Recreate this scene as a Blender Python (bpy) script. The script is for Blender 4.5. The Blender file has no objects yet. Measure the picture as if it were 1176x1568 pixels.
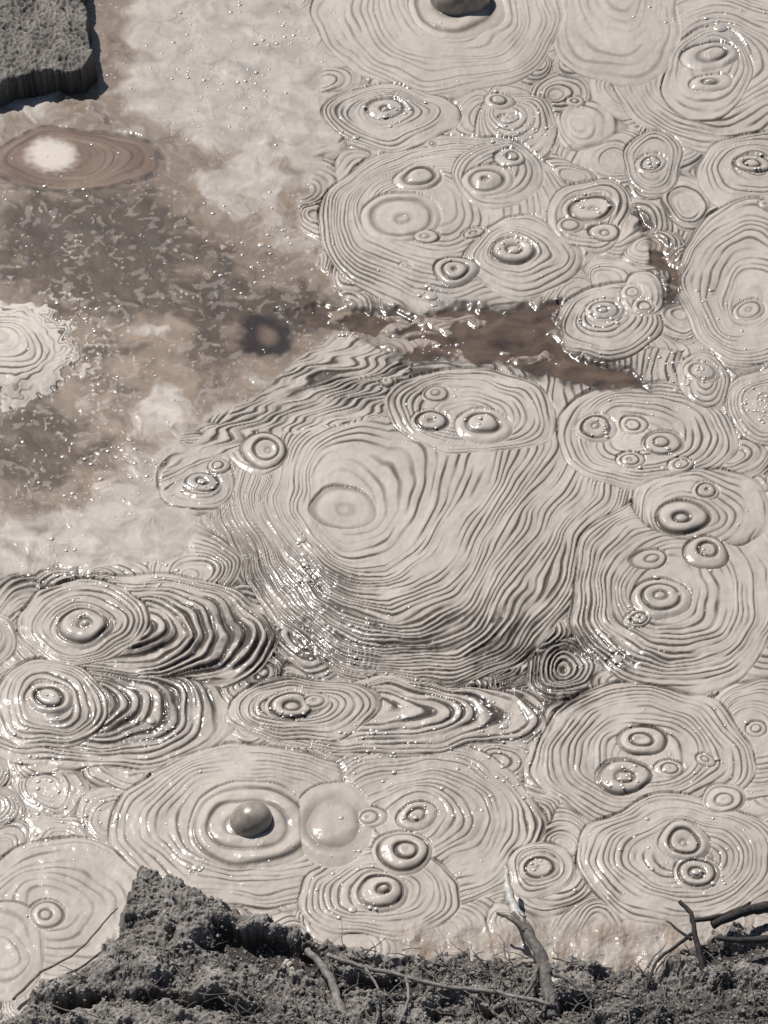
import bpy, math, random
import numpy as np
from mathutils import Vector
F=np.float32
rng=np.random.RandomState(7); random.seed(7)
# ------------------------------------------------------------ camera model / site chart
CH=6.0; PITCH=math.radians(42); TV=math.tan(math.radians(13)); TH=TV*0.75
cp,sp_=math.cos(PITCH),math.sin(PITCH)
def world(px,py,z=0.0):
    u=(px/1176.0-0.5)*2*TH; v=(0.5-py/1568.0)*2*TV
    dy=cp+v*sp_; dz=-sp_+v*cp
    t=(CH-z)/(-dz)
    return u*t, dy*t, t*2*TH/1176.0      # x,y, local metres per chart unit
def sstep(a,b,x):
    t=np.clip((x-a)/(b-a),0,1); return t*t*(3-2*t)
perm=rng.permutation(256).astype(np.int32); perm=np.concatenate([perm,perm,perm])
ga=rng.rand(256)*2*math.pi; gx2=np.cos(ga).astype(F); gy2=np.sin(ga).astype(F)
g3=rng.randn(256,3); g3/=np.linalg.norm(g3,axis=1)[:,None]; g3=g3.astype(F)
def perlin2(x,y,seed=0):
    x=x+seed*17.17; y=y+seed*5.31
    xi=np.floor(x).astype(np.int32); yi=np.floor(y).astype(np.int32)
    xf=(x-xi).astype(F); yf=(y-yi).astype(F)
    u=xf*xf*xf*(xf*(xf*6-15)+10); v=yf*yf*yf*(yf*(yf*6-15)+10)
    def g(i,j):
        h=perm[perm[(xi+i)&255]+((yi+j)&255)]
        return gx2[h]*(xf-i)+gy2[h]*(yf-j)
    a=g(0,0); a=a+(g(1,0)-a)*u
    b=g(0,1); b=b+(g(1,1)-b)*u
    return (a+(b-a)*v)*1.5
def perlin3(x,y,z,seed=0):
    x=x+seed*13.7
    xi=np.floor(x).astype(np.int32); yi=np.floor(y).astype(np.int32); zi=np.floor(z).astype(np.int32)
    xf=(x-xi).astype(F); yf=(y-yi).astype(F); zf=(z-zi).astype(F)
    u=xf*xf*(3-2*xf); v=yf*yf*(3-2*yf); w=zf*zf*(3-2*zf)
    def g(i,j,k):
        h=perm[perm[perm[(xi+i)&255]+((yi+j)&255)]+((zi+k)&255)]
        return g3[h,0]*(xf-i)+g3[h,1]*(yf-j)+g3[h,2]*(zf-k)
    def pl(k):
        a=g(0,0,k); a=a+(g(1,0,k)-a)*u
        b=g(0,1,k); b=b+(g(1,1,k)-b)*u
        return a+(b-a)*v
    a=pl(0); b=pl(1)
    return (a+(b-a)*w)*1.6
def fbm(x,y,s,o=4,seed=0):
    r=0;a=1;
    for k in range(o):
        r=r+a*perlin2(x/s,y/s,seed+k*3); s=s*0.5; a*=0.5
    return r
def polysd(X,Y,poly):
    d=np.full(X.shape,1e9,F); ins=np.zeros(X.shape,bool); n=len(poly)
    for i in range(n):
        ax,ay=poly[i]; bx,by=poly[(i+1)%n]
        ex,ey=bx-ax,by-ay
        t=np.clip(((X-ax)*ex+(Y-ay)*ey)/(ex*ex+ey*ey),0,1)
        d=np.minimum(d,np.hypot(X-ax-t*ex,Y-ay-t*ey))
        if ay!=by:
            c=((ay>Y)!=(by>Y))&(X<(bx-ax)*(Y-ay)/(by-ay)+ax)
            ins^=c
    return np.where(ins,d,-d)
# ------------------------------------------------------------ grid
STEP=1.3
xs=np.arange(-190,1366,STEP,dtype=F); ys=np.arange(-150,1700,STEP,dtype=F)
X,Y=np.meshgrid(xs,ys)
WX=X+15*perlin2(X/105,Y/84,1)+4.2*perlin2(X/48,Y/36,2)+.3*perlin2(X/16,Y/13,3)
WY=Y+12*perlin2(X/105,Y/84,5)+3.4*perlin2(X/48,Y/36,6)+.3*perlin2(X/16,Y/13,7)
# ------------------------------------------------------------ cells
cells=[]; MAIN=[]; RAG=[]
def cell(cx,cy,rx,ry,fx=None,fy=None,sp=8,amp=1,dark=.35,layer=0,kind=0,groove=1.0,dome=2.2):
    if fx is None: fx,fy=cx,cy
    cells.append((cx,cy,rx,ry,fx,fy,sp,amp,dark,layer,kind,groove,dome))
cell(675,25,190,122,700,5,sp=8,amp=.3,dark=.3,layer=1,groove=.6)
cell(945,20,98,115,945,-20,sp=12,amp=.2,dark=.12,groove=.5)
cell(1110,110,175,130,1085,95,sp=9,amp=.6,dark=.45,layer=-1,groove=.7)
cell(1080,115,72,72,1082,92,sp=10,amp=.6,dark=.4,groove=.7)
cell(602,178,102,47,592,172,sp=6.5,amp=.9,dark=.8,layer=2,groove=1.5)
cell(690,345,205,140,625,300,sp=8,amp=.6,dark=.55,layer=1)
cell(800,392,90,62,778,385,sp=8,amp=1,dark=.6,layer=2,groove=.6)
cell(905,330,60,60,905,322,sp=8,amp=1,dark=.7,layer=2,groove=.8)
cell(765,270,70,50,755,270,sp=9,amp=.9,dark=.6,layer=2,groove=.5)
cell(790,200,70,60,765,165,sp=8,amp=.9,dark=.5,layer=-1)
cell(930,495,85,58,925,480,sp=7.5,amp=1,dark=.7,layer=2,groove=1.6)
cell(985,455,42,32,sp=8,amp=1,dark=.5,layer=3,groove=.6)
cell(1000,255,52,50,1000,250,sp=7.5,amp=1,dark=.7)
cell(1155,265,75,65,1155,250,sp=7.5,amp=1,dark=.6)
cell(1150,430,110,125,1150,470,sp=8,amp=.8,dark=.55,layer=1)
cell(1078,585,45,48,1075,578,sp=8,amp=1,dark=.55,layer=2)
cell(1180,620,70,60,sp=7.5,amp=.9,dark=.5)
cell(725,632,130,66,715,640,sp=8,amp=1,dark=.7,layer=3,groove=1.3)
cell(985,668,138,86,975,668,sp=8.5,amp=.9,dark=.7,layer=2,groove=1.2)
MAIN.append(len(cells))
cell(690,725,352,345,505,775,sp=8.8,amp=.6,dark=.9,layer=1,groove=1.3)
cell(302,742,62,44,305,738,sp=8,amp=1,dark=.65,layer=2,groove=1.4)
cell(395,692,52,30,405,690,sp=9,amp=.9,dark=.4,layer=2,groove=.6)
cell(1040,905,172,158,1010,915,sp=9,amp=.9,dark=.65,layer=2,groove=1.5)
cell(1070,790,112,80,1050,795,sp=9,amp=.9,dark=.55,layer=2,groove=.6)
cell(1200,930,150,130,1240,900,sp=10,amp=.7,dark=.55,layer=0)
cell(125,953,104,66,128,958,sp=8.5,amp=.8,dark=.6,layer=3,groove=1.4)
cell(215,975,215,95,130,960,sp=9,amp=1.2,dark=.9,layer=0)
cell(75,1080,92,72,75,1070,sp=8.5,amp=.85,dark=.6,layer=3,groove=1.4)
cell(150,1095,215,88,75,1070,sp=9,amp=1.1,dark=.8,layer=0)
cell(-30,980,55,50,sp=8,layer=3)
cell(470,1085,118,52,450,1082,sp=7.5,amp=1,dark=.75,layer=4,groove=1.5)
cell(590,1098,242,56,440,1085,sp=9.5,amp=1.4,dark=.85,layer=3,groove=1.2)
cell(985,1155,168,112,980,1160,sp=8.5,amp=.85,dark=.65,layer=2,groove=1.5)
cell(1170,1130,120,95,1150,1110,sp=8,amp=.85,dark=.55,layer=0)
cell(1040,1320,170,100,1055,1310,sp=8.5,amp=.8,dark=.65,layer=3,groove=1.4)
cell(385,1265,215,125,385,1258,sp=10,amp=.5,dark=.55,layer=1,groove=1.2)
cell(640,1265,190,130,640,1250,sp=9,amp=.8,dark=.6,layer=1)
cell(580,1370,132,72,580,1362,sp=8.5,amp=.8,dark=.6,layer=2,groove=1.2)
cell(825,1332,46,42,825,1330,sp=8,amp=1,dark=.7,layer=3,groove=1.3)
cell(105,1400,150,120,70,1398,sp=13,amp=.3,dark=.35,layer=0,groove=.5)
cell(5,1460,60,80,-10,1460,sp=16,amp=.3,dark=.15,layer=1,groove=.5)
RAG.append(len(cells))
cell(5,545,118,80,-8,515,sp=9,amp=.6,dark=.7,layer=5,groove=1.2)
cell(120,245,140,50,76,238,sp=6.5,amp=.3,dark=.3,layer=5,kind=1,groove=.3)
cell(402,516,54,38,402,514,sp=9,amp=.3,dark=.3,layer=5,kind=2,groove=0)
def asp(y): return 0.50+0.30*max(0,min(1,y/1568))
def bub(x,y,r,ry=None,sp=None,amp=None,dark=.85,dome=2.2,groove=.3):
    ry=ry or r*asp(y)*random.uniform(.85,1.08)
    amp=amp or random.uniform(.8,1.4)
    cell(x,y,r*1.12,ry*1.12,x+random.uniform(-.18,.18)*r,y+random.uniform(-.18,.18)*ry,sp=sp or max(7,r/random.uniform(1.7,2.6)),amp=amp,dark=dark*random.uniform(.7,1.15),layer=9,kind=3,groove=groove,dome=dome)
for b in [(1082,88,42),(1085,130,30),(765,155,22),(775,182,16),(592,168,30),
 (638,272,36),(655,362,18),
 (748,280,34),(775,248,24),(720,355,18),(702,415,30,22),(785,388,36),(905,320,36),(880,345,20),(925,475,28),(965,450,18),(985,470,18),
 (930,355,24),(998,252,26),(1155,250,28),(1148,475,24),(1075,572,28),(672,608,20),(660,645,28),(738,656,38),
 (912,655,32),(975,650,22),(1016,680,28),(965,705,20),(1040,715,18),(308,738,28),(405,690,34,24),(335,715,16),
 (1045,795,40),(1085,752,20),(1080,850,34),(1015,920,44),(975,950,22),(990,860,26),
 (125,962,42),(75,1072,38),(448,1082,36),(480,1075,24),(985,1135,36),(952,1190,38),(1020,1182,22),(1065,1338,32),(1050,1290,38),(1110,1220,28),
 (640,1252,30),(572,1252,22),(620,1306,44,30),(580,1368,44),(825,1332,26),(70,1405,30)]:
    bub(*b)
bub(612,335,54,36,sp=26,amp=.5,dark=.3)
bub(385,1266,88,62,sp=24,amp=.8,dark=.7,dome=3)
bub(510,1262,62,56,sp=60,amp=.3,dark=.15,dome=2.0,groove=.08)
bub(522,778,48,32,sp=34,amp=.15,dark=.3,dome=.4,groove=.05)
bub(700,14,66,40,sp=24,amp=.7,dark=.3,dome=2)
for i in range(16):
    x=rng.uniform(560,1340); y=rng.uniform(150,1400)
    if 380<x<1000 and 690<y<1030: continue
    if x<900 and y>1150 and y<1300: continue
    bub(x,y,rng.uniform(8,15))
pts=[]
for i in range(2500):
    x=rng.uniform(-230,1400); y=rng.uniform(-190,1740)
    if x<450 and y<860 and not (x<-60): continue
    if all((x-a)**2+((y-b)/.7)**2>66**2 for a,b in pts): pts.append((x,y))
for x,y in pts:
    r=rng.uniform(45,80); cell(x,y,r,r*.75,x+rng.uniform(-22,22),y+rng.uniform(-14,14),sp=rng.uniform(6.5,9),amp=rng.uniform(.7,1.4),dark=rng.uniform(.4,.75),layer=-3,groove=.7)
sh=X.shape
best=np.full(sh,1e6,F); sec=np.full(sh,1e6,F); rho=np.full(sh,1.5,F); idx=np.zeros(sh,np.int32)
clipY=np.interp(X,[200,250,340,430,600,625,640,2000],[900,790,700,668,635,590,540,540]).astype(F)
rag=.16*perlin2(X/34,Y/22,16)+.09*perlin2(X/13,Y/9,17)
MY=WY+.50*np.clip(WX-590,0,400)*(1-.65*sstep(820,1020,WY))
for i,c in enumerate(cells):
    cx,cy,rx,ry,fx,fy,sp,amp,dark,layer,kind,gr,dm=c
    k=1.3 if kind==3 else 2.6
    x0=int(max(0,(cx-rx*k-15+190)/STEP)); x1=int(min(sh[1],(cx+rx*k+15+190)/STEP))
    y0=int(max(0,(cy-ry*k-15+150)/STEP)); y1=int(min(sh[0],(cy+ry*k+15+150)/STEP))
    if x1<=x0 or y1<=y0: continue
    s_=(slice(y0,y1),slice(x0,x1))
    if kind==3:
        qx=((X[s_]*.35+WX[s_]*.65)-fx)/rx; qy=((Y[s_]*.35+WY[s_]*.65)-fy)/ry
    elif i in MAIN:
        qx=(WX[s_]-fx)/rx; qy=(MY[s_]-fy)/ry
    else:
        qx=(WX[s_]-fx)/rx; qy=(WY[s_]-fy)/ry
    ex=(cx-fx)/rx; ey=(cy-fy)/ry; a=max(0.08,1-ex*ex-ey*ey)
    qe=qx*ex+qy*ey
    r=(-qe+np.sqrt(qe*qe+a*(qx*qx+qy*qy)))/a
    if i in RAG: r=r*(1+rag[s_]*sstep(.4,.9,r)*1.3)
    cost=np.where(r<1,r-10*layer,(r+100) if kind==0 else 1e5).astype(F)
    if i in MAIN: cost=np.where(WY[s_]<clipY[s_],1e5,cost)
    b=best[s_]; m=cost<b
    sec[s_]=np.where(m,b,np.minimum(sec[s_],cost))
    best[s_]=np.where(m,cost,b)
    rho[s_]=np.where(m,r,rho[s_]); idx[s_]=np.where(m,i,idx[s_])
C=np.array(cells,dtype=F)
g=lambda k: C[:,k][idx]
R=np.sqrt(g(2)*g(3)); SPc=g(6); AMP=g(7); DK=g(8); KIND=g(10); GR=g(11); DOME=g(12)
isb=(KIND==3); isM=np.isin(idx,MAIN)
def gsum(lst):
    r=np.zeros(sh,F)
    for x,y,a,b,v in lst:
        r+=v*np.exp(-(((X-x)/a)**2+((Y-y)/b)**2))
    return r
wob=0.6+0.8*np.clip(perlin2(X/70,Y/30,9)+.5,0,1)
DS=gsum([(650,985,230,52,1.25),(490,900,80,45,.8),(830,1010,110,45,1.),(830,900,110,60,.25),(880,900,35,60,.5),(510,590,130,38,.9),(380,650,80,30,.5),(290,985,110,60,1.1),(215,1070,80,55,.9),
 (1022,400,26,80,.9),(740,492,150,16,.8),(520,420,60,60,.4),(478,300,28,60,.6),(370,860,45,55,.9),(880,560,110,22,.9),(60,895,80,16,.9),
 (730,1060,90,20,.8),(380,1010,80,50,1.),(150,1130,80,30,.7),(420,1110,60,20,.4),(855,1060,40,60,.9),(510,170,20,25,.9),(620,570,40,20,.9),(830,1280,30,50,.7),(850,140,30,60,.5),(1090,200,80,20,.5),(900,1380,60,20,.6),(1000,1000,160,30,.4),(60,600,90,20,.6),(980,320,60,30,.4),(690,1110,120,30,.35)])*wob
DS=np.where(isb,DS*.35,DS)
SM=np.clip(gsum([(890,190,60,50,1.),(620,350,60,30,.6),(500,770,75,48,.95),(340,1210,80,40,.6),(490,1220,70,60,.8),(240,1290,50,40,.7),(70,1400,110,80,.7),(110,1290,60,50,.7),(920,40,90,70,.8),(640,90,80,50,.6),(1000,940,60,60,.5),
 (560,340,50,70,.4),(1040,860,60,40,.6),(1060,1310,60,40,.4),(610,1300,60,40,.5),(700,1310,50,40,.4),(1160,420,40,40,.5),(1180,900,70,70,.4)])*(.7+.6*perlin2(X/50,Y/40,18)),0,1)
# streaming folds above the main cell
SX=X+12*perlin2(X/60,Y/45,111); SY=Y+10*perlin2(X/60,Y/45,112)
fl=sstep(-6,8,polysd(SX,SY,[(640,548),(612,590),(600,636),(430,668),(340,702),(262,768),(240,740),(330,640),(420,590),(470,530),(540,505),(590,540)]))
fl=np.where(best<-20,0,fl)
s=(R/SPc)*np.where(isb,rho,np.where(isM,rho**1.45,rho**1.2))
s=s+idx*0.37
s=s+np.where(isb,.18,.85)*perlin3(s*.30,X/105,Y/78,1)+np.where(isb,.04,np.where(isM,.04,.10))*perlin3(s*.8,X/48,Y/36,4)
sfl=((X-600)*.40+(Y-560)*.91+16*perlin2(X/120,Y/60,113))/6.8+1.1*perlin2(X/80,Y/16,114)
s=np.where(fl>.5,sfl,s); isb=isb&(fl<.5); AMP=np.where(fl>.5,1.2,AMP); DK=np.where(fl>.5,.75,DK); SPc=np.where(fl>.5,6.8,SPc); rho_=np.where(fl>.5,.8,rho)
f=s-np.floor(s); e=np.abs(2*f-1)
ridge=1-e**3
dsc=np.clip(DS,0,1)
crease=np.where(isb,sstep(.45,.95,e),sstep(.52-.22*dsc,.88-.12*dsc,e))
mod=np.clip(.48+1.25*perlin3(s*.8,X/80,Y/56,2)+np.where(isM,.15,.35)*perlin2(X/24,Y/18,11)+.35*DS-.3*perlin2(X/110,Y/90,19),0.0,1.25)*(1-.75*SM)
mod=np.where(isb,np.clip(mod*.7+.45,0,1.2),mod)
fine=perlin3(s*2.1,X/55,Y/42,3)
tear=sstep(.12,.42,perlin3(s*.42,X/85,Y/46,8)+.18*perlin2(X/13,Y/10,13))*np.clip(DS*1.2-.35,0,1)*(~isb)
cent=sstep(.0,.35,rho_)
mod=np.where(isb,mod,mod*(.25+.75*cent))
ampf=AMP*(1+1.3*DS)
edgeD=np.clip(np.minimum((sec-best)*R*.5,np.abs(1-rho)*R),0,60)
gn=np.clip(.5+1.0*perlin2(X/35,Y/25,12),.05,1.3)
groove=np.exp(-(edgeD/2.4)**2)*GR*gn
h=ampf*(ridge*mod*SPc*.18+fine*.5*np.clip(.1+DS,0,1.4))
h=np.where(isb,h*1.45*(sstep(1.02,.75,rho_)),h)
h=h+DOME*np.clip(1-rho*rho,0,1)*(1-fl)-tear*2.0
h=h+1.0*(1-np.exp(-edgeD/8))*np.where(isb,.3,1)*(1-fl)-groove*2.2*(1-fl)
gloss=gsum([(600,175,80,30,.8),(780,220,60,50,.9),(660,450,40,30,.9),(465,860,40,60,.9),(945,1010,60,25,.8),(300,740,50,25,.7),(200,700,60,40,.8),(1160,620,80,70,.9),(930,480,80,30,.8),(760,1110,120,50,.8),
 (240,1110,90,60,.65),(60,1230,120,70,.5),(1060,1330,100,40,.7),(1080,80,90,50,.8),(560,1150,90,40,.8),(500,990,120,40,.5),(980,1190,90,40,.7),(670,530,40,20,.8),(350,1300,90,30,.5),(1000,260,120,40,.7),(820,390,100,50,.5),
 (360,130,120,60,.6),(690,650,60,30,.5),(1020,700,60,30,.6),(1010,940,70,40,.6),(120,960,60,30,.4),(70,1080,50,30,.4),(640,1270,70,40,.5),(1070,570,40,30,.7),(400,400,100,40,.5),(90,870,90,30,.5)])
gloss=np.clip((gloss+.12)*(.35+1.4*np.clip(perlin2(X/22,Y/16,15)+.25,0,1)),0,1)
lump=fbm(X,Y*1.3,70,4,20)
h=h+lump*1.7+perlin2(X/9,Y/7,33)*(.10+.4*DS+.30*gloss)+perlin2(X/4.5,Y/3.8,35)*.45*gloss
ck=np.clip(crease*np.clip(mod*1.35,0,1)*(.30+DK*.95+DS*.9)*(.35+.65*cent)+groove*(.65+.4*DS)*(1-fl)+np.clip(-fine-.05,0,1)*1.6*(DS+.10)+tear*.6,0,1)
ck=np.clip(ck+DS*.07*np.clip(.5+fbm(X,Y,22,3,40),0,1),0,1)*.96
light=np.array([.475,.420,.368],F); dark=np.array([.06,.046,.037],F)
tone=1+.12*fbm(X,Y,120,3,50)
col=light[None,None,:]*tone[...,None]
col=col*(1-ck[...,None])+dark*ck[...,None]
rough=np.clip(.60-.36*gloss,.24,.7).astype(F)
# ------------------------------------------------------------ left thin-mud area
bx=np.interp(Y,[-200,0,120,220,300,400,450,520,570,620,680,730,800,860,900],[470,470,500,505,470,490,520,600,480,380,260,235,325,260,-250]).astype(F)
bx=bx+26*fbm(X,Y,50,4,60)
L=sstep(14,-14,X-bx)*sstep(925,880,Y+25*perlin2(X/50,Y/50,61))
L=np.where((KIND==0)&(best<-9),0,L)*(1-fl)
L=np.where((KIND==1)|(KIND==2),0,L)
liq=gsum([(50,690,115,85,1.55),(90,430,170,70,1.0),(330,430,200,90,.68),(230,560,200,80,.72),(170,250,240,70,.65),(150,60,60,120,.75),(60,340,170,60,.7),(430,490,110,50,.8),(200,350,140,60,.65),
  (350,100,140,110,-.5),(370,290,60,50,-.25),(240,810,150,60,-.3),(245,605,36,32,-.6),(90,530,40,40,-.1),(230,505,45,15,-.6),(130,625,30,14,-.5),(330,280,40,20,-.3)])
DX=X+18*perlin2(X/60,Y/40,71)+7*perlin2(X/22,Y/15,72); DY=Y+10*perlin2(X/60,Y/40,73)+4*perlin2(X/22,Y/15,74)
n1=fbm(DX,DY*1.5,70,5,70)
q=liq+.36*n1-.04
m1=sstep(.0,.42,q); m2=sstep(.50,1.15,q+.28*fbm(DX,DY*1.6,40,4,75))
tan=np.array([.235,.178,.133],F); brn=np.array([.085,.060,.043],F)
lc=light*.92*(1-m1[...,None])+tan*m1[...,None]; lc=lc*(1-m2[...,None])+brn*m2[...,None]
mot=fbm(DX,DY*1.7,17,3,78)
isld=sstep(.32,.50,mot+.35*n1+.25*perlin2(X/60,Y/40,79))*m1*.40
lc=lc*(1-isld[...,None])+light*.72*isld[...,None]
spn=perlin2(X/9,Y/5,80)+.55*perlin2(X/40,Y/26,81)+.40*np.exp(-(((X-130)/70)**2+((Y-540)/100)**2))
spk=sstep(.70,.82,spn)*m1; lc=lc*(1-(.65*spk)[...,None])+light*.85*(.65*spk)[...,None]
strk=np.clip(fbm(DX,DY*2.2,46,5,83),-1,1); lc=lc*(1+.22*strk)[...,None]
n2=fbm(DX,DY*1.6,42,4,85)
lip=np.exp(-((n2-.12)/.035)**2)*np.clip(.3+perlin2(X/50,Y/36,86),0,1)*(1-m1)
lh=(1-m1)*(2.0+1.2*n2)+m1*(.25*perlin2(X/34,Y/20,90))+isld*.6+spk*.7+lump*.9+lip*.7+gloss*.35*perlin2(X/5.5,Y/4.2,91)
lc=lc*(1-.34*lip)[...,None]
col=col*(1-L[...,None])+lc*L[...,None]; h=h*(1-L)+lh*L
rough=rough*(1-L)+L*np.clip(.58-.10*m1-.22*gloss,.26,1)
ragm=np.isin(idx,RAG)&(fl<.5); col=np.where(ragm[...,None],col*1.15,col)
k1=KIND==1
rb=np.clip(.5+.9*perlin3(s*.7,X/90,Y/50,6),0,1)
pc=np.array([.155,.098,.067],F)*(1-rb[...,None])+np.array([.28,.20,.145],F)*rb[...,None]
wt=sstep(.34,.14,np.hypot((WX-78)/140,(WY-239)/84)+.04*perlin2(X/9,Y/6,88)); pc=pc*(1-wt[...,None])+np.array([.66,.58,.49],F)*wt[...,None]
pc=pc*(1-.75*(crease*mod*.5)[...,None]*(1-wt[...,None]))
fd=sstep(1.0,.85,rho)[...,None]
rim=np.exp(-((rho-.95)/.06)**2)[...,None]*np.clip(.5+fbm(X,Y,20,2,89),0,1)[...,None]
col=np.where(k1[...,None],(pc*fd+lc*(1-fd))*(1-.6*rim),col)
h=np.where(k1,h*.35,h)
k2=KIND==2
kf=sstep(1.0,.66,rho+.14*perlin2(X/14,Y/10,93))[...,None]
hc=np.array([.03,.021,.015],F)+np.array([.13,.09,.062],F)*sstep(.50,.12,rho)[...,None]
col=np.where(k2[...,None],hc*kf+lc*(1-kf),col); h=np.where(k2,lump*.8-2.0*(1-rho),h)
rough=np.where(k1|k2,.34,rough)
# brown puddle and creases between the cells
XW=X+14*perlin2(X/34,Y/26,91)+6*perlin2(X/13,Y/10,93); YW=Y+9*perlin2(X/34,Y/26,92)+5*perlin2(X/13,Y/10,94)
x0,x1=int((380+190)/STEP),int((1180+190)/STEP); y0,y1=int((260+150)/STEP),int((680+150)/STEP); s_=(slice(y0,y1),slice(x0,x1))
pd=np.full(sh,-99,F)
for po in [[(430,470),(500,468),(560,470),(640,480),(700,468),(790,472),(862,460),(850,505),(880,540),(930,556),(980,574),(1000,596),(940,594),(880,590),(830,576),(760,556),(690,556),(620,552),(585,530),(540,505),(470,500)],
    [(975,320),(1000,350),(1030,380),(1048,400),(1040,470),(1022,470),(1012,420),(985,370)]]:
    pd[s_]=np.maximum(pd[s_],polysd(XW[s_],YW[s_],po))
pm=sstep(-5,6,pd)
pcz=np.array([.105,.070,.047],F)*(1+.6*np.clip(fbm(DX,DY*2.6,50,4,95),-1,1))[...,None]
isl=sstep(.15,.45,fbm(DX,DY*2.0,60,4,97)+.7*np.exp(-(((X-655)/60)**2+((Y-522)/18)**2))+.3*np.exp(-(((X-520)/70)**2+((Y-470)/30)**2))-.5*np.exp(-(((X-800)/100)**2+((Y-515)/50)**2)))
pcz=pcz*(1-isl[...,None])+np.array([.33,.255,.195],F)*isl[...,None]
pmk=pm*(.5+.5*(1-isl))
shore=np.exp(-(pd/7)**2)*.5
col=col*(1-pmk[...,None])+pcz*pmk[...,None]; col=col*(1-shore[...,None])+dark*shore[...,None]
h=h*(1-pm)+pm*(-3+2.5*isl+fbm(X,Y*1.5,26,2,99)*.5); rough=rough*(1-pm)+.32*pm
# tan muddy shore strip in front
shs=sstep(1395,1440,Y+18*perlin2(X/60,Y/40,101))*sstep(560,640,X)
tn=np.clip(.3+.8*fbm(X,Y,40,4,103),0,1)[...,None]
shc=light*.82*(1-tn)+np.array([.28,.21,.16],F)*tn
shc=shc*(1-.35*np.exp(-(fbm(DX,DY*1.4,34,3,104)/.05)**2))[...,None]
col=col*(1-shs[...,None])+shc*shs[...,None]; h=h*(1-shs)+shs*(3+4*fbm(X,Y,34,4,105))
h=h.astype(F); col=np.clip(col,.015,.85)
wx,wy,S=world(X,Y,0.0)
def add_grid(name,PX,PY,PZ,COL,RO,mat,keep=None):
    ny,nx=PX.shape
    co=np.stack([PX,PY,PZ],-1).reshape(-1,3).astype(F)
    ii=np.arange(ny*nx,dtype=np.int32).reshape(ny,nx)
    q=np.stack([ii[1:,:-1],ii[1:,1:],ii[:-1,1:],ii[:-1,:-1]],-1).reshape(-1,4)
    if keep is not None:
        kk=(keep[1:,:-1]|keep[1:,1:]|keep[:-1,1:]|keep[:-1,:-1]).reshape(-1); q=q[kk]
        used=np.zeros(ny*nx,bool); used[q.reshape(-1)]=True
        re=np.cumsum(used)-1; q=re[q].astype(np.int32); co=co[used]
        COL=COL.reshape(-1,3)[used]; RO=RO.reshape(-1)[used]
    me=bpy.data.meshes.new(name); n=len(q)
    me.vertices.add(len(co)); me.vertices.foreach_set('co',co.reshape(-1))
    me.loops.add(n*4); me.loops.foreach_set('vertex_index',q.reshape(-1))
    me.polygons.add(n); me.polygons.foreach_set('loop_start',np.arange(0,n*4,4,dtype=np.int32))
    me.polygons.foreach_set('use_smooth',np.ones(n,bool))
    me.update(calc_edges=True)
    at=me.color_attributes.new('Col','FLOAT_COLOR','POINT')
    ca=np.concatenate([COL.reshape(-1,3),RO.reshape(-1,1)],1).astype(F)
    at.data.foreach_set('color',ca.reshape(-1))
    ob=bpy.data.objects.new(name,me); bpy.context.scene.collection.objects.link(ob)
    me.materials.append(mat); return ob
# ------------------------------------------------------------ materials
def mat_attr(name,bumpscale,bumpstr,bdist,nscale=30,nmix=.12,spec=.5,coat=False):
    m=bpy.data.materials.new(name); m.use_nodes=True; nt=m.node_tree; b=nt.nodes['Principled BSDF']
    a=nt.nodes.new('ShaderNodeAttribute'); a.attribute_name='Col'
    tc=nt.nodes.new('ShaderNodeNewGeometry')
    n=nt.nodes.new('ShaderNodeTexNoise'); n.inputs['Scale'].default_value=nscale; n.inputs['Detail'].default_value=6
    nt.links.new(tc.outputs['Position'],n.inputs['Vector'])
    mr=nt.nodes.new('ShaderNodeMapRange'); mr.inputs[1].default_value=.3; mr.inputs[2].default_value=.7; mr.inputs[3].default_value=1-nmix; mr.inputs[4].default_value=1+nmix
    nt.links.new(n.outputs['Fac'],mr.inputs[0])
    mx=nt.nodes.new('ShaderNodeVectorMath'); mx.operation='SCALE'
    nt.links.new(a.outputs['Color'],mx.inputs[0]); nt.links.new(mr.outputs[0],mx.inputs['Scale'])
    nt.links.new(mx.outputs[0],b.inputs['Base Color']); nt.links.new(a.outputs['Alpha'],b.inputs['Roughness'])
    n2=nt.nodes.new('ShaderNodeTexNoise'); n2.inputs['Scale'].default_value=bumpscale; n2.inputs['Detail'].default_value=3
    nt.links.new(tc.outputs['Position'],n2.inputs['Vector'])
    bp=nt.nodes.new('ShaderNodeBump'); bp.inputs['Strength'].default_value=bumpstr; bp.inputs['Distance'].default_value=bdist
    nt.links.new(n2.outputs['Fac'],bp.inputs['Height']); nt.links.new(bp.outputs[0],b.inputs['Normal'])
    b.inputs['Specular IOR Level'].default_value=spec
    if coat:
        cm=nt.nodes.new('ShaderNodeMapRange'); cm.inputs[1].default_value=.58; cm.inputs[2].default_value=.28; cm.inputs[3].default_value=.06; cm.inputs[4].default_value=1.0
        nt.links.new(a.outputs['Alpha'],cm.inputs[0]); nt.links.new(cm.outputs[0],b.inputs['Coat Weight'])
        b.inputs['Coat Roughness'].default_value=.14; nt.links.new(bp.outputs[0],b.inputs['Coat Normal'])
    return m
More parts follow.
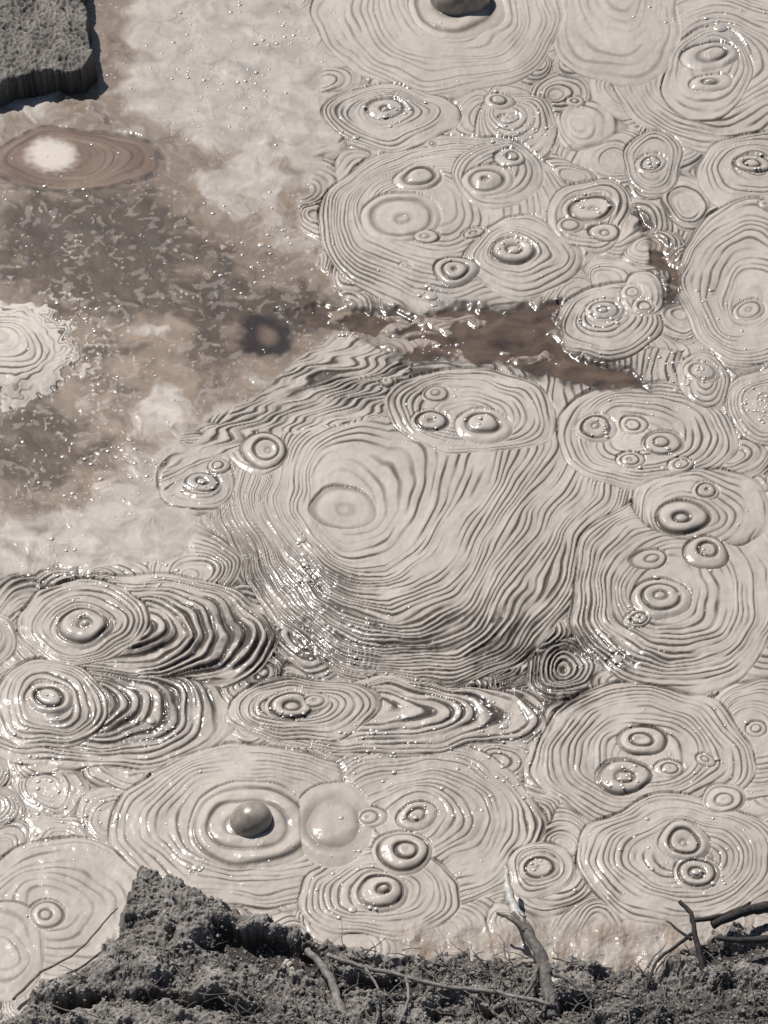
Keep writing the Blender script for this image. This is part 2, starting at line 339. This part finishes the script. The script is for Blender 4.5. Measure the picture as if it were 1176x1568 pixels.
def mat_plain(name,c,ro,spec=.5,nscale=60,var=.25,bump=.3,bd=.002):
    m=bpy.data.materials.new(name); m.use_nodes=True; nt=m.node_tree; b=nt.nodes['Principled BSDF']
    tc=nt.nodes.new('ShaderNodeNewGeometry')
    n=nt.nodes.new('ShaderNodeTexNoise'); n.inputs['Scale'].default_value=nscale; n.inputs['Detail'].default_value=5
    nt.links.new(tc.outputs['Position'],n.inputs['Vector'])
    cr=nt.nodes.new('ShaderNodeValToRGB'); cr.color_ramp.elements[0].position=.3; cr.color_ramp.elements[1].position=.7
    cr.color_ramp.elements[0].color=tuple(k*(1-var) for k in c)+(1,); cr.color_ramp.elements[1].color=tuple(min(.9,k*(1+var)) for k in c)+(1,)
    nt.links.new(n.outputs['Fac'],cr.inputs[0]); nt.links.new(cr.outputs[0],b.inputs['Base Color'])
    bp=nt.nodes.new('ShaderNodeBump'); bp.inputs['Strength'].default_value=bump; bp.inputs['Distance'].default_value=bd
    nt.links.new(n.outputs['Fac'],bp.inputs['Height']); nt.links.new(bp.outputs[0],b.inputs['Normal'])
    b.inputs['Roughness'].default_value=ro; b.inputs['Specular IOR Level'].default_value=spec
    return m
mud_mat=mat_attr('wet_mud',160,.25,.002,25,.05,.26,True)
dirt_mat=mat_attr('gritty_dirt',220,.6,.003,90,.3,.1)
froth_mat=mat_plain('wet_froth',(.47,.415,.36),.25,1.0,50,.1,.0)
_b=froth_mat.node_tree.nodes['Principled BSDF']; _b.inputs['IOR'].default_value=1.6; _b.inputs['Coat Weight'].default_value=1; _b.inputs['Coat Roughness'].default_value=.22
bub_mat=mat_plain('bubble_film',(.27,.235,.2),.34,.45,22,.35,.5,.005)
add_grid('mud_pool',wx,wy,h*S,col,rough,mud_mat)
gm=bpy.data.meshes.new('ground'); G=400
gm.from_pydata([(-G,-G,-.06),(G,-G,-.06),(G,G,-.06),(-G,G,-.06)],[],[(0,1,2,3)])
go=bpy.data.objects.new('ground',gm); bpy.context.scene.collection.objects.link(go)
gm.materials.append(mat_plain('dry_mud_ground',(.42,.365,.32),.6,.3,3,.2,.5,.05))
def hsample(px,py):
    i=int((py+150)/STEP); j=int((px+190)/STEP)
    i=min(max(i,0),sh[0]-1); j=min(max(j,0),sh[1]-1); return float(h[i,j])
# ------------------------------------------------------------ mesh accumulators
def make_mesh(name,V,Fc,mat,smooth=True):
    me=bpy.data.meshes.new(name); me.from_pydata(V,[],Fc); me.update()
    me.polygons.foreach_set('use_smooth',[smooth]*len(me.polygons))
    ob=bpy.data.objects.new(name,me); bpy.context.scene.collection.objects.link(ob); me.materials.append(mat); return ob
def dome(V,Fc,cx,cy,cz,r,hr=.38,nu=8,nv=4,below=.3):
    b=len(V); 
    for j in range(nv+1):
        ph=-below+(math.pi/2+below)*j/nv
        for i in range(nu):
            a=2*math.pi*i/nu
            V.append((cx+r*math.cos(ph)*math.cos(a),cy+r*math.cos(ph)*math.sin(a),cz+r*hr*math.sin(ph)))
    for j in range(nv):
        for i in range(nu):
            Fc.append((b+j*nu+i,b+j*nu+(i+1)%nu,b+(j+1)*nu+(i+1)%nu,b+(j+1)*nu+i))
V=[];Fc=[]
cl=[(380,130,30,14),(290,120,25,8),(660,450,14,12),(1100,45,18,12),(600,170,40,18),(770,210,40,24),(460,830,10,10),(465,885,16,16),(945,1010,14,14),(310,740,25,14),(200,700,40,26),(1165,620,35,60),
 (920,480,30,18),(540,515,20,10),(770,1110,40,34),(235,1120,30,30),(50,1240,60,34),(1070,1335,30,16),(1070,570,25,18),(900,310,25,18),(670,530,25,16),(300,1330,16,10),(530,990,50,30),(240,880,40,18),
 (820,190,45,36),(1040,15,60,22),(770,380,30,18),(1000,250,20,14),(1150,250,25,16),(690,640,60,26),(920,650,25,16),(1020,700,30,18),(970,950,20,14),(1080,850,20,10),(120,950,20,10),(70,1070,22,14),
 (440,1085,30,16),(560,1140,60,38),(750,1180,60,38),(950,1190,30,18),(640,1250,20,10),(560,1380,30,14),(820,1330,16,12),(660,1130,80,38),(1050,1150,100,24),(30,1170,50,24),(120,1240,60,34),(140,480,40,14),(140,750,60,20),
 (300,100,130,60),(420,380,80,40),(80,300,60,8),(440,60,50,20),(540,1320,60,16),(1000,1300,90,24),(1060,470,60,26),(1000,560,60,26),(100,870,70,28)]
for x,y,r,n in cl:
    for k in range(int(n*1.3)):
        px=random.gauss(x,r*.7); py=random.gauss(y,r*.5)
        q_=random.random(); rr=1.4+3.2*q_**3
        wx_,wy_,s_=world(px,py,0); dome(V,Fc,wx_,wy_,hsample(px,py)*s_,rr*s_)
for k in range(900):
    px=random.uniform(-150,1330); py=random.uniform(-100,1440); rr=.9+1.8*random.random()**3
    if 360<px<960 and 690<py<980 and random.random()<.8: continue
    wx_,wy_,s_=world(px,py,0); dome(V,Fc,wx_,wy_,hsample(px,py)*s_,rr*s_)
for px,py,rr in [(660,455,11),(655,440,6),(664,468,6),(1102,45,12),(462,828,9),(466,850,7),(468,868,6),(470,890,7),(772,1112,7),(600,168,6),(590,180,5),(945,1012,9),(938,998,6),(232,1108,8),(545,212,6),(400,375,6),(545,515,6),(1065,1340,6),(905,480,6),(300,1330,7),(540,1395,7),(1005,885,5)]:
    wx_,wy_,s_=world(px,py,0); dome(V,Fc,wx_,wy_,hsample(px,py)*s_,rr*s_,.30,14,7)
make_mesh('mud_froth',V,Fc,froth_mat)
for px,py,rr in [(385,1260,32),(706,4,46)]:
    V=[];Fc=[]; wx_,wy_,s_=world(px,py,0); dome(V,Fc,wx_,wy_,hsample(px,py)*s_*.8,rr*s_,.95,40,18,.3)
    V=[(x+.05*rr*s_*math.sin(9*y+4*x+22*z),y+.03*rr*s_*math.sin(30*x),z) for x,y,z in V]
    make_mesh('mud_bubble',V,Fc,bub_mat)
# ------------------------------------------------------------ dirt bank
def patch(name,poly,x0,x1,y0,y1,base,hf,cf,mat,step=1.5,edge=7,wob_=8):
    ax=np.arange(x0,x1,step,dtype=F); ay=np.arange(y0,y1,step,dtype=F); PX,PY=np.meshgrid(ax,ay)
    ex=PX+wob_*fbm(PX,PY,26,4,120); ey=PY+wob_*fbm(PX,PY,26,4,130)
    sd=polysd(ex,ey,poly)
    wx,wy,S=world(PX,PY,base*.0026)
    k=sstep(-edge,edge,sd)
    hh,rel=hf(PX,PY,sd)
    hh=np.maximum(hh,9+rel*.3)
    z=(hh*k-14*(1-k))*S
    c=cf(PX,PY,sd,rel)
    return add_grid(name,wx,wy,z,c,np.full(PX.shape,.85,F),mat,keep=(sd>-edge-1)), (PX,PY,z,sd)
bank=[(-220,1620),(0,1560),(60,1505),(120,1470),(178,1430),(205,1318),(222,1322),(300,1368),(350,1385),(430,1412),(520,1440),(600,1452),(700,1446),(790,1455),(900,1462),(1000,1470),(1080,1420),(1140,1398),(1400,1400),(1400,1800),(-220,1800)]
def bank_h(PX,PY,sd):
    n=fbm(PX,PY,34,3,140); g1=np.abs(perlin2(PX/12,PY/9,141)); g2=perlin2(PX/6,PY/4.6,142); g3_=perlin2(PX/3.2,PY/2.6,143)
    H=np.interp(PX,[-200,150,220,350,500,650,1400],[16,34,62,56,42,20,24]).astype(F)+(PY-1480)*.12
    wxp=PX+14*perlin2(PX/30,PY/24,146); wyp=PY+10*perlin2(PX/30,PY/24,147)
    def pg(x,y,a,b,sl=0): return np.exp(-(((wxp-x)/a)**4+((wyp-y-sl*(wxp-x))/b)**4))
    pit=60*pg(405,1456,84,24,.25)+34*pg(575,1505,60,12)+34*pg(1110,1448,60,14)+30*pg(290,1545,110,11,.1)+24*pg(880,1530,50,11)+26*pg(130,1530,50,9,-.2)+24*pg(720,1545,70,9)
    ter=9*np.tanh(4*fbm(PX,PY*1.5,80,3,145))
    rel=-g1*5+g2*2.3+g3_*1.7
    return H+n*8+rel+ter-pit, rel-pit*.2+ter*.15  # second value also darkens the pits: shade painted into the bank colour
def bank_c(PX,PY,sd,rel):
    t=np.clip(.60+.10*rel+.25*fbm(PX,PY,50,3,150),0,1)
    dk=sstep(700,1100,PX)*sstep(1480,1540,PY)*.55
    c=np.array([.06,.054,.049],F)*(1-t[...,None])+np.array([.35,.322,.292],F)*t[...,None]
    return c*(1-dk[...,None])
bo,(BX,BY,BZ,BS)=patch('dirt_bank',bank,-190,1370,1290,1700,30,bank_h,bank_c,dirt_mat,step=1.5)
def bz(px,py):
    i=min(max(int((py-1290)/1.5),0),BX.shape[0]-1); j=min(max(int((px+190)/1.5),0),BX.shape[1]-1)
    return (float(BZ[i,j]) if BS[i,j]>0 else 0.0)
def rock_h(PX,PY,sd):
    rel=-np.abs(perlin2(PX/10,PY/7,161))*5+perlin2(PX/5,PY/4,162)*2.4+perlin2(PX/2.8,PY/2.4,163)*1.4
    return 42+fbm(PX,PY,40,3,165)*6+rel,rel
def rock_c(PX,PY,sd,rel):
    t=np.clip(.55+.12*rel+.25*fbm(PX,PY,40,3,167),0,1)[...,None]; return (np.array([.07,.062,.055],F)*(1-t)+np.array([.33,.302,.272],F)*t)*(.3+.7*sstep(-2,4,sd))[...,None]  # slab sides darkened in the colour, painted shade below the rim
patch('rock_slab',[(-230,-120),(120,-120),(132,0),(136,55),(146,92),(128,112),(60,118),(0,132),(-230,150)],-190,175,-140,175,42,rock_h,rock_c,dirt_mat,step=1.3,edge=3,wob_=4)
ico=[(0,0,1)]+[(.894*math.cos(a*1.2566),.894*math.sin(a*1.2566),.447) for a in range(5)]+[(.894*math.cos(a*1.2566+.628),.894*math.sin(a*1.2566+.628),-.447) for a in range(5)]+[(0,0,-1)]
icf=[(0,1+i,1+(i+1)%5) for i in range(5)]+[(1+i,6+i,1+(i+1)%5) for i in range(5)]+[(1+(i+1)%5,6+i,6+(i+1)%5) for i in range(5)]+[(11,6+(i+1)%5,6+i) for i in range(5)]
V=[];Fc=[]
n=0
while n<14000:
    px=random.uniform(-180,1360); py=random.uniform(1300,1690)
    i=int((py-1290)/1.5); j=int((px+190)/1.5)
    if BS[i,j]<2: continue
    n+=1; r=(.9+2.6*random.random()**3)*.0023
    x_,y_,s_=world(px,py,30*.0026); z_=BZ[i,j]; b=len(V)
    for v in ico:
        k=r*random.uniform(.7,1.2); V.append((x_+v[0]*k,y_+v[1]*k,z_+v[2]*k*.8+r*.3))
    Fc+= [(a+b,c+b,d+b) for a,c,d in icf]
make_mesh('gravel',V,Fc,mat_plain('grit',(.27,.248,.225),.85,.1,150,.55,.4),False)
# ------------------------------------------------------------ twigs, roots, grass
def tube(V,Fc,P,r0,r1,n=7,knob=.15):
    P=[Vector(p) for p in P]
    Q=[]
    for i in range(len(P)-1):
        a=P[max(i-1,0)];b=P[i];c=P[i+1];d=P[min(i+2,len(P)-1)]
        for k in range(5):
            t=k/5; Q.append(.5*((2*b)+(c-a)*t+(2*a-5*b+4*c-d)*t*t+(3*b-a-3*c+d)*t**3))
    Q.append(P[-1]); m=len(Q); base=len(V)
    Q=[q+Vector((random.uniform(-1,1),random.uniform(-1,1),random.uniform(-.5,.5)))*r0*.35 for q in Q]
    for i,p in enumerate(Q):
        tg=(Q[min(i+1,m-1)]-Q[max(i-1,0)]).normalized(); sd=tg.cross(Vector((.1,.2,1))).normalized(); up=sd.cross(tg)
        r=(r0+(r1-r0)*i/(m-1))
        for k in range(n):
            a=2*math.pi*k/n; rr=r*(1+random.uniform(-knob,knob)); V.append(tuple(p+sd*math.cos(a)*rr+up*math.sin(a)*rr))
    for i in range(m-1):
        for k in range(n):
            Fc.append((base+i*n+k,base+i*n+(k+1)%n,base+(i+1)*n+(k+1)%n,base+(i+1)*n+k))
    Fc.append(tuple(base+k for k in range(n))[::-1]); Fc.append(tuple(base+(m-1)*n+k for k in range(n)))
U=.0023
def W(px,py,zu):
    z=zu*U; x,y,_=world(px,py,z); return (x,y,z)
def stick(name,parts,mat):
    V=[];Fc=[]
    for pts,r0,r1 in parts: tube(V,Fc,[W(*p) for p in pts],r0*U,r1*U)
    return make_mesh(name,V,Fc,mat)
pale=mat_plain('bleached_wood',(.5,.47,.43),.5,.4,40,.45,.5)
greyw=mat_plain('grey_wood',(.16,.145,.13),.75,.2,60,.5,.5)
darkw=mat_plain('charred_wood',(.05,.045,.042),.8,.2,60,.4,.5)
stick('dry_branch',[([(775,1325,48),(776,1350,46),(784,1385,40),(798,1410,37)],3,10),([(798,1410,37),(812,1440,34),(835,1480,26),(850,1515,20)],7,9),([(812,1440,34),(800,1410,44),(790,1395,50)],4,1.5),
  ([(835,1480,28),(860,1510,26),(885,1535,18)],4,1.5)],pale)
stick('dry_branch',[([(790,1400,42),(808,1430,36),(830,1475,29),(842,1520,22),(845,1560,15)],8,12),([(760,1398,44),(785,1408,44),(806,1425,40)],2,5),([(828,1470,30),(815,1505,30),(800,1530,20)],4,2),([(838,1490,30),(870,1500,34),(905,1530,26)],4,1.5),([(842,1500,26),(835,1540,28),(815,1565,24)],4,2)],greyw)
stick('dead_twig',[([(1040,1380,60),(1058,1400,56),(1066,1440,44),(1080,1505,20)],3,5),([(1066,1425,48),(1040,1445,40),(1005,1475,30),(985,1530,20)],3,2),([(1058,1410,52),(1110,1400,50),(1150,1382,52)],4,2),
  ([(1060,1440,44),(1020,1410,44)],3,1.2),([(1090,1415,46),(1130,1400,48),(1160,1390,46),(1210,1385,40)],6,9),([(1100,1435,42),(1140,1440,38),(1200,1436,30)],4,6)],darkw)
stick('dead_twig',[([(60,1490,16),(120,1455,20),(165,1405,30),(180,1390,34)],2,1),([(20,1530,16),(60,1490,18)],2.5,2)],greyw)
stick('root',[([(470,1455,44),(500,1490,42),(520,1540,40),(530,1580,38)],5,8),([(500,1462,44),(560,1482,42),(600,1490,38),(680,1510,34),(760,1520,30),(850,1540,30)],3.5,3),([(620,1495,38),(625,1530,38),(610,1570,36)],2.5,2),([(560,1482,42),(580,1520,40),(575,1570,38)],2,2)],mat_plain('pale_root',(.24,.22,.2),.7,.2,60,.4,.5))
V=[];Fc=[]
for k in range(420):
    px=random.uniform(-150,1300)if random.random()<.35 else random.gauss(620,260); py=random.uniform(1450,1600)
    if bz(px,py)<=0.01: continue
    a=random.uniform(0,6.28); l=random.uniform(15,65); z0=bz(px,py)/U+2
    P=[];x,y=px,py
    for t in range(4):
        P.append(W(x,y,max(z0,bz(x,y)/U)+random.uniform(1,8))); a+=random.uniform(-.6,.6); x+=math.cos(a)*l/3; y+=math.sin(a)*l/3*.8
    tube(V,Fc,P,random.uniform(.6,1.9)*U,.4*U,4)
make_mesh('rootlets',V,Fc,greyw)
V=[];Fc=[]
for k in range(5500):
    px=random.uniform(780,1340); py=1475+random.random()**.7*220
    if random.random()>(px-700)/450: continue
    z0=bz(px,py); x_,y_,_=world(px,py,30*.0026); a=random.uniform(0,6.28); l=random.uniform(5,16)*U; w=.5*U
    dx,dy=math.cos(a),math.sin(a); b=len(V); up=random.uniform(.3,1)
    V+= [(x_-dy*w,y_+dx*w,z0),(x_+dy*w,y_-dx*w,z0),(x_+dx*l*.5+dy*w*.7,y_+dy*l*.5-dx*w*.7,z0+l*up*.6),(x_+dx*l*.5-dy*w*.7,y_+dy*l*.5+dx*w*.7,z0+l*up*.6),(x_+dx*l,y_+dy*l,z0+l*up*.8)]
    Fc+= [(b,b+1,b+2,b+3),(b+3,b+2,b+4)]
make_mesh('dry_grass',V,Fc,mat_plain('dry_grass_blades',(.17,.16,.145),.8,.2,120,.8,.2),False)
# ------------------------------------------------------------ light
sv=Vector((-.39,.48,.785)).normalized()
sl=bpy.data.lights.new('sun','SUN'); sl.energy=4.5; sl.angle=math.radians(.5); sl.color=(1,.97,.93)
so=bpy.data.objects.new('sun',sl); so.rotation_euler=sv.to_track_quat('Z','Y').to_euler(); bpy.context.scene.collection.objects.link(so)
w=bpy.data.worlds.new('World'); bpy.context.scene.world=w; w.use_nodes=True; nt=w.node_tree
sk=nt.nodes.new('ShaderNodeTexSky'); sk.sky_type='NISHITA'; sk.sun_disc=False; sk.sun_elevation=math.asin(sv.z); sk.sun_rotation=math.atan2(sv.x,sv.y)
bg=nt.nodes['Background']; nt.links.new(sk.outputs[0],bg.inputs[0]); bg.inputs[1].default_value=.05
cd=bpy.data.cameras.new('camera'); cd.sensor_fit='VERTICAL'; cd.angle=math.radians(26); cd.clip_end=2000
co=bpy.data.objects.new('camera',cd); co.location=(0,0,CH); co.rotation_euler=(math.pi/2-PITCH,0,0); bpy.context.scene.collection.objects.link(co)
sc=bpy.context.scene; sc.camera=co; sc.view_settings.view_transform='Standard'; sc.view_settings.look='None'; sc.view_settings.exposure=0
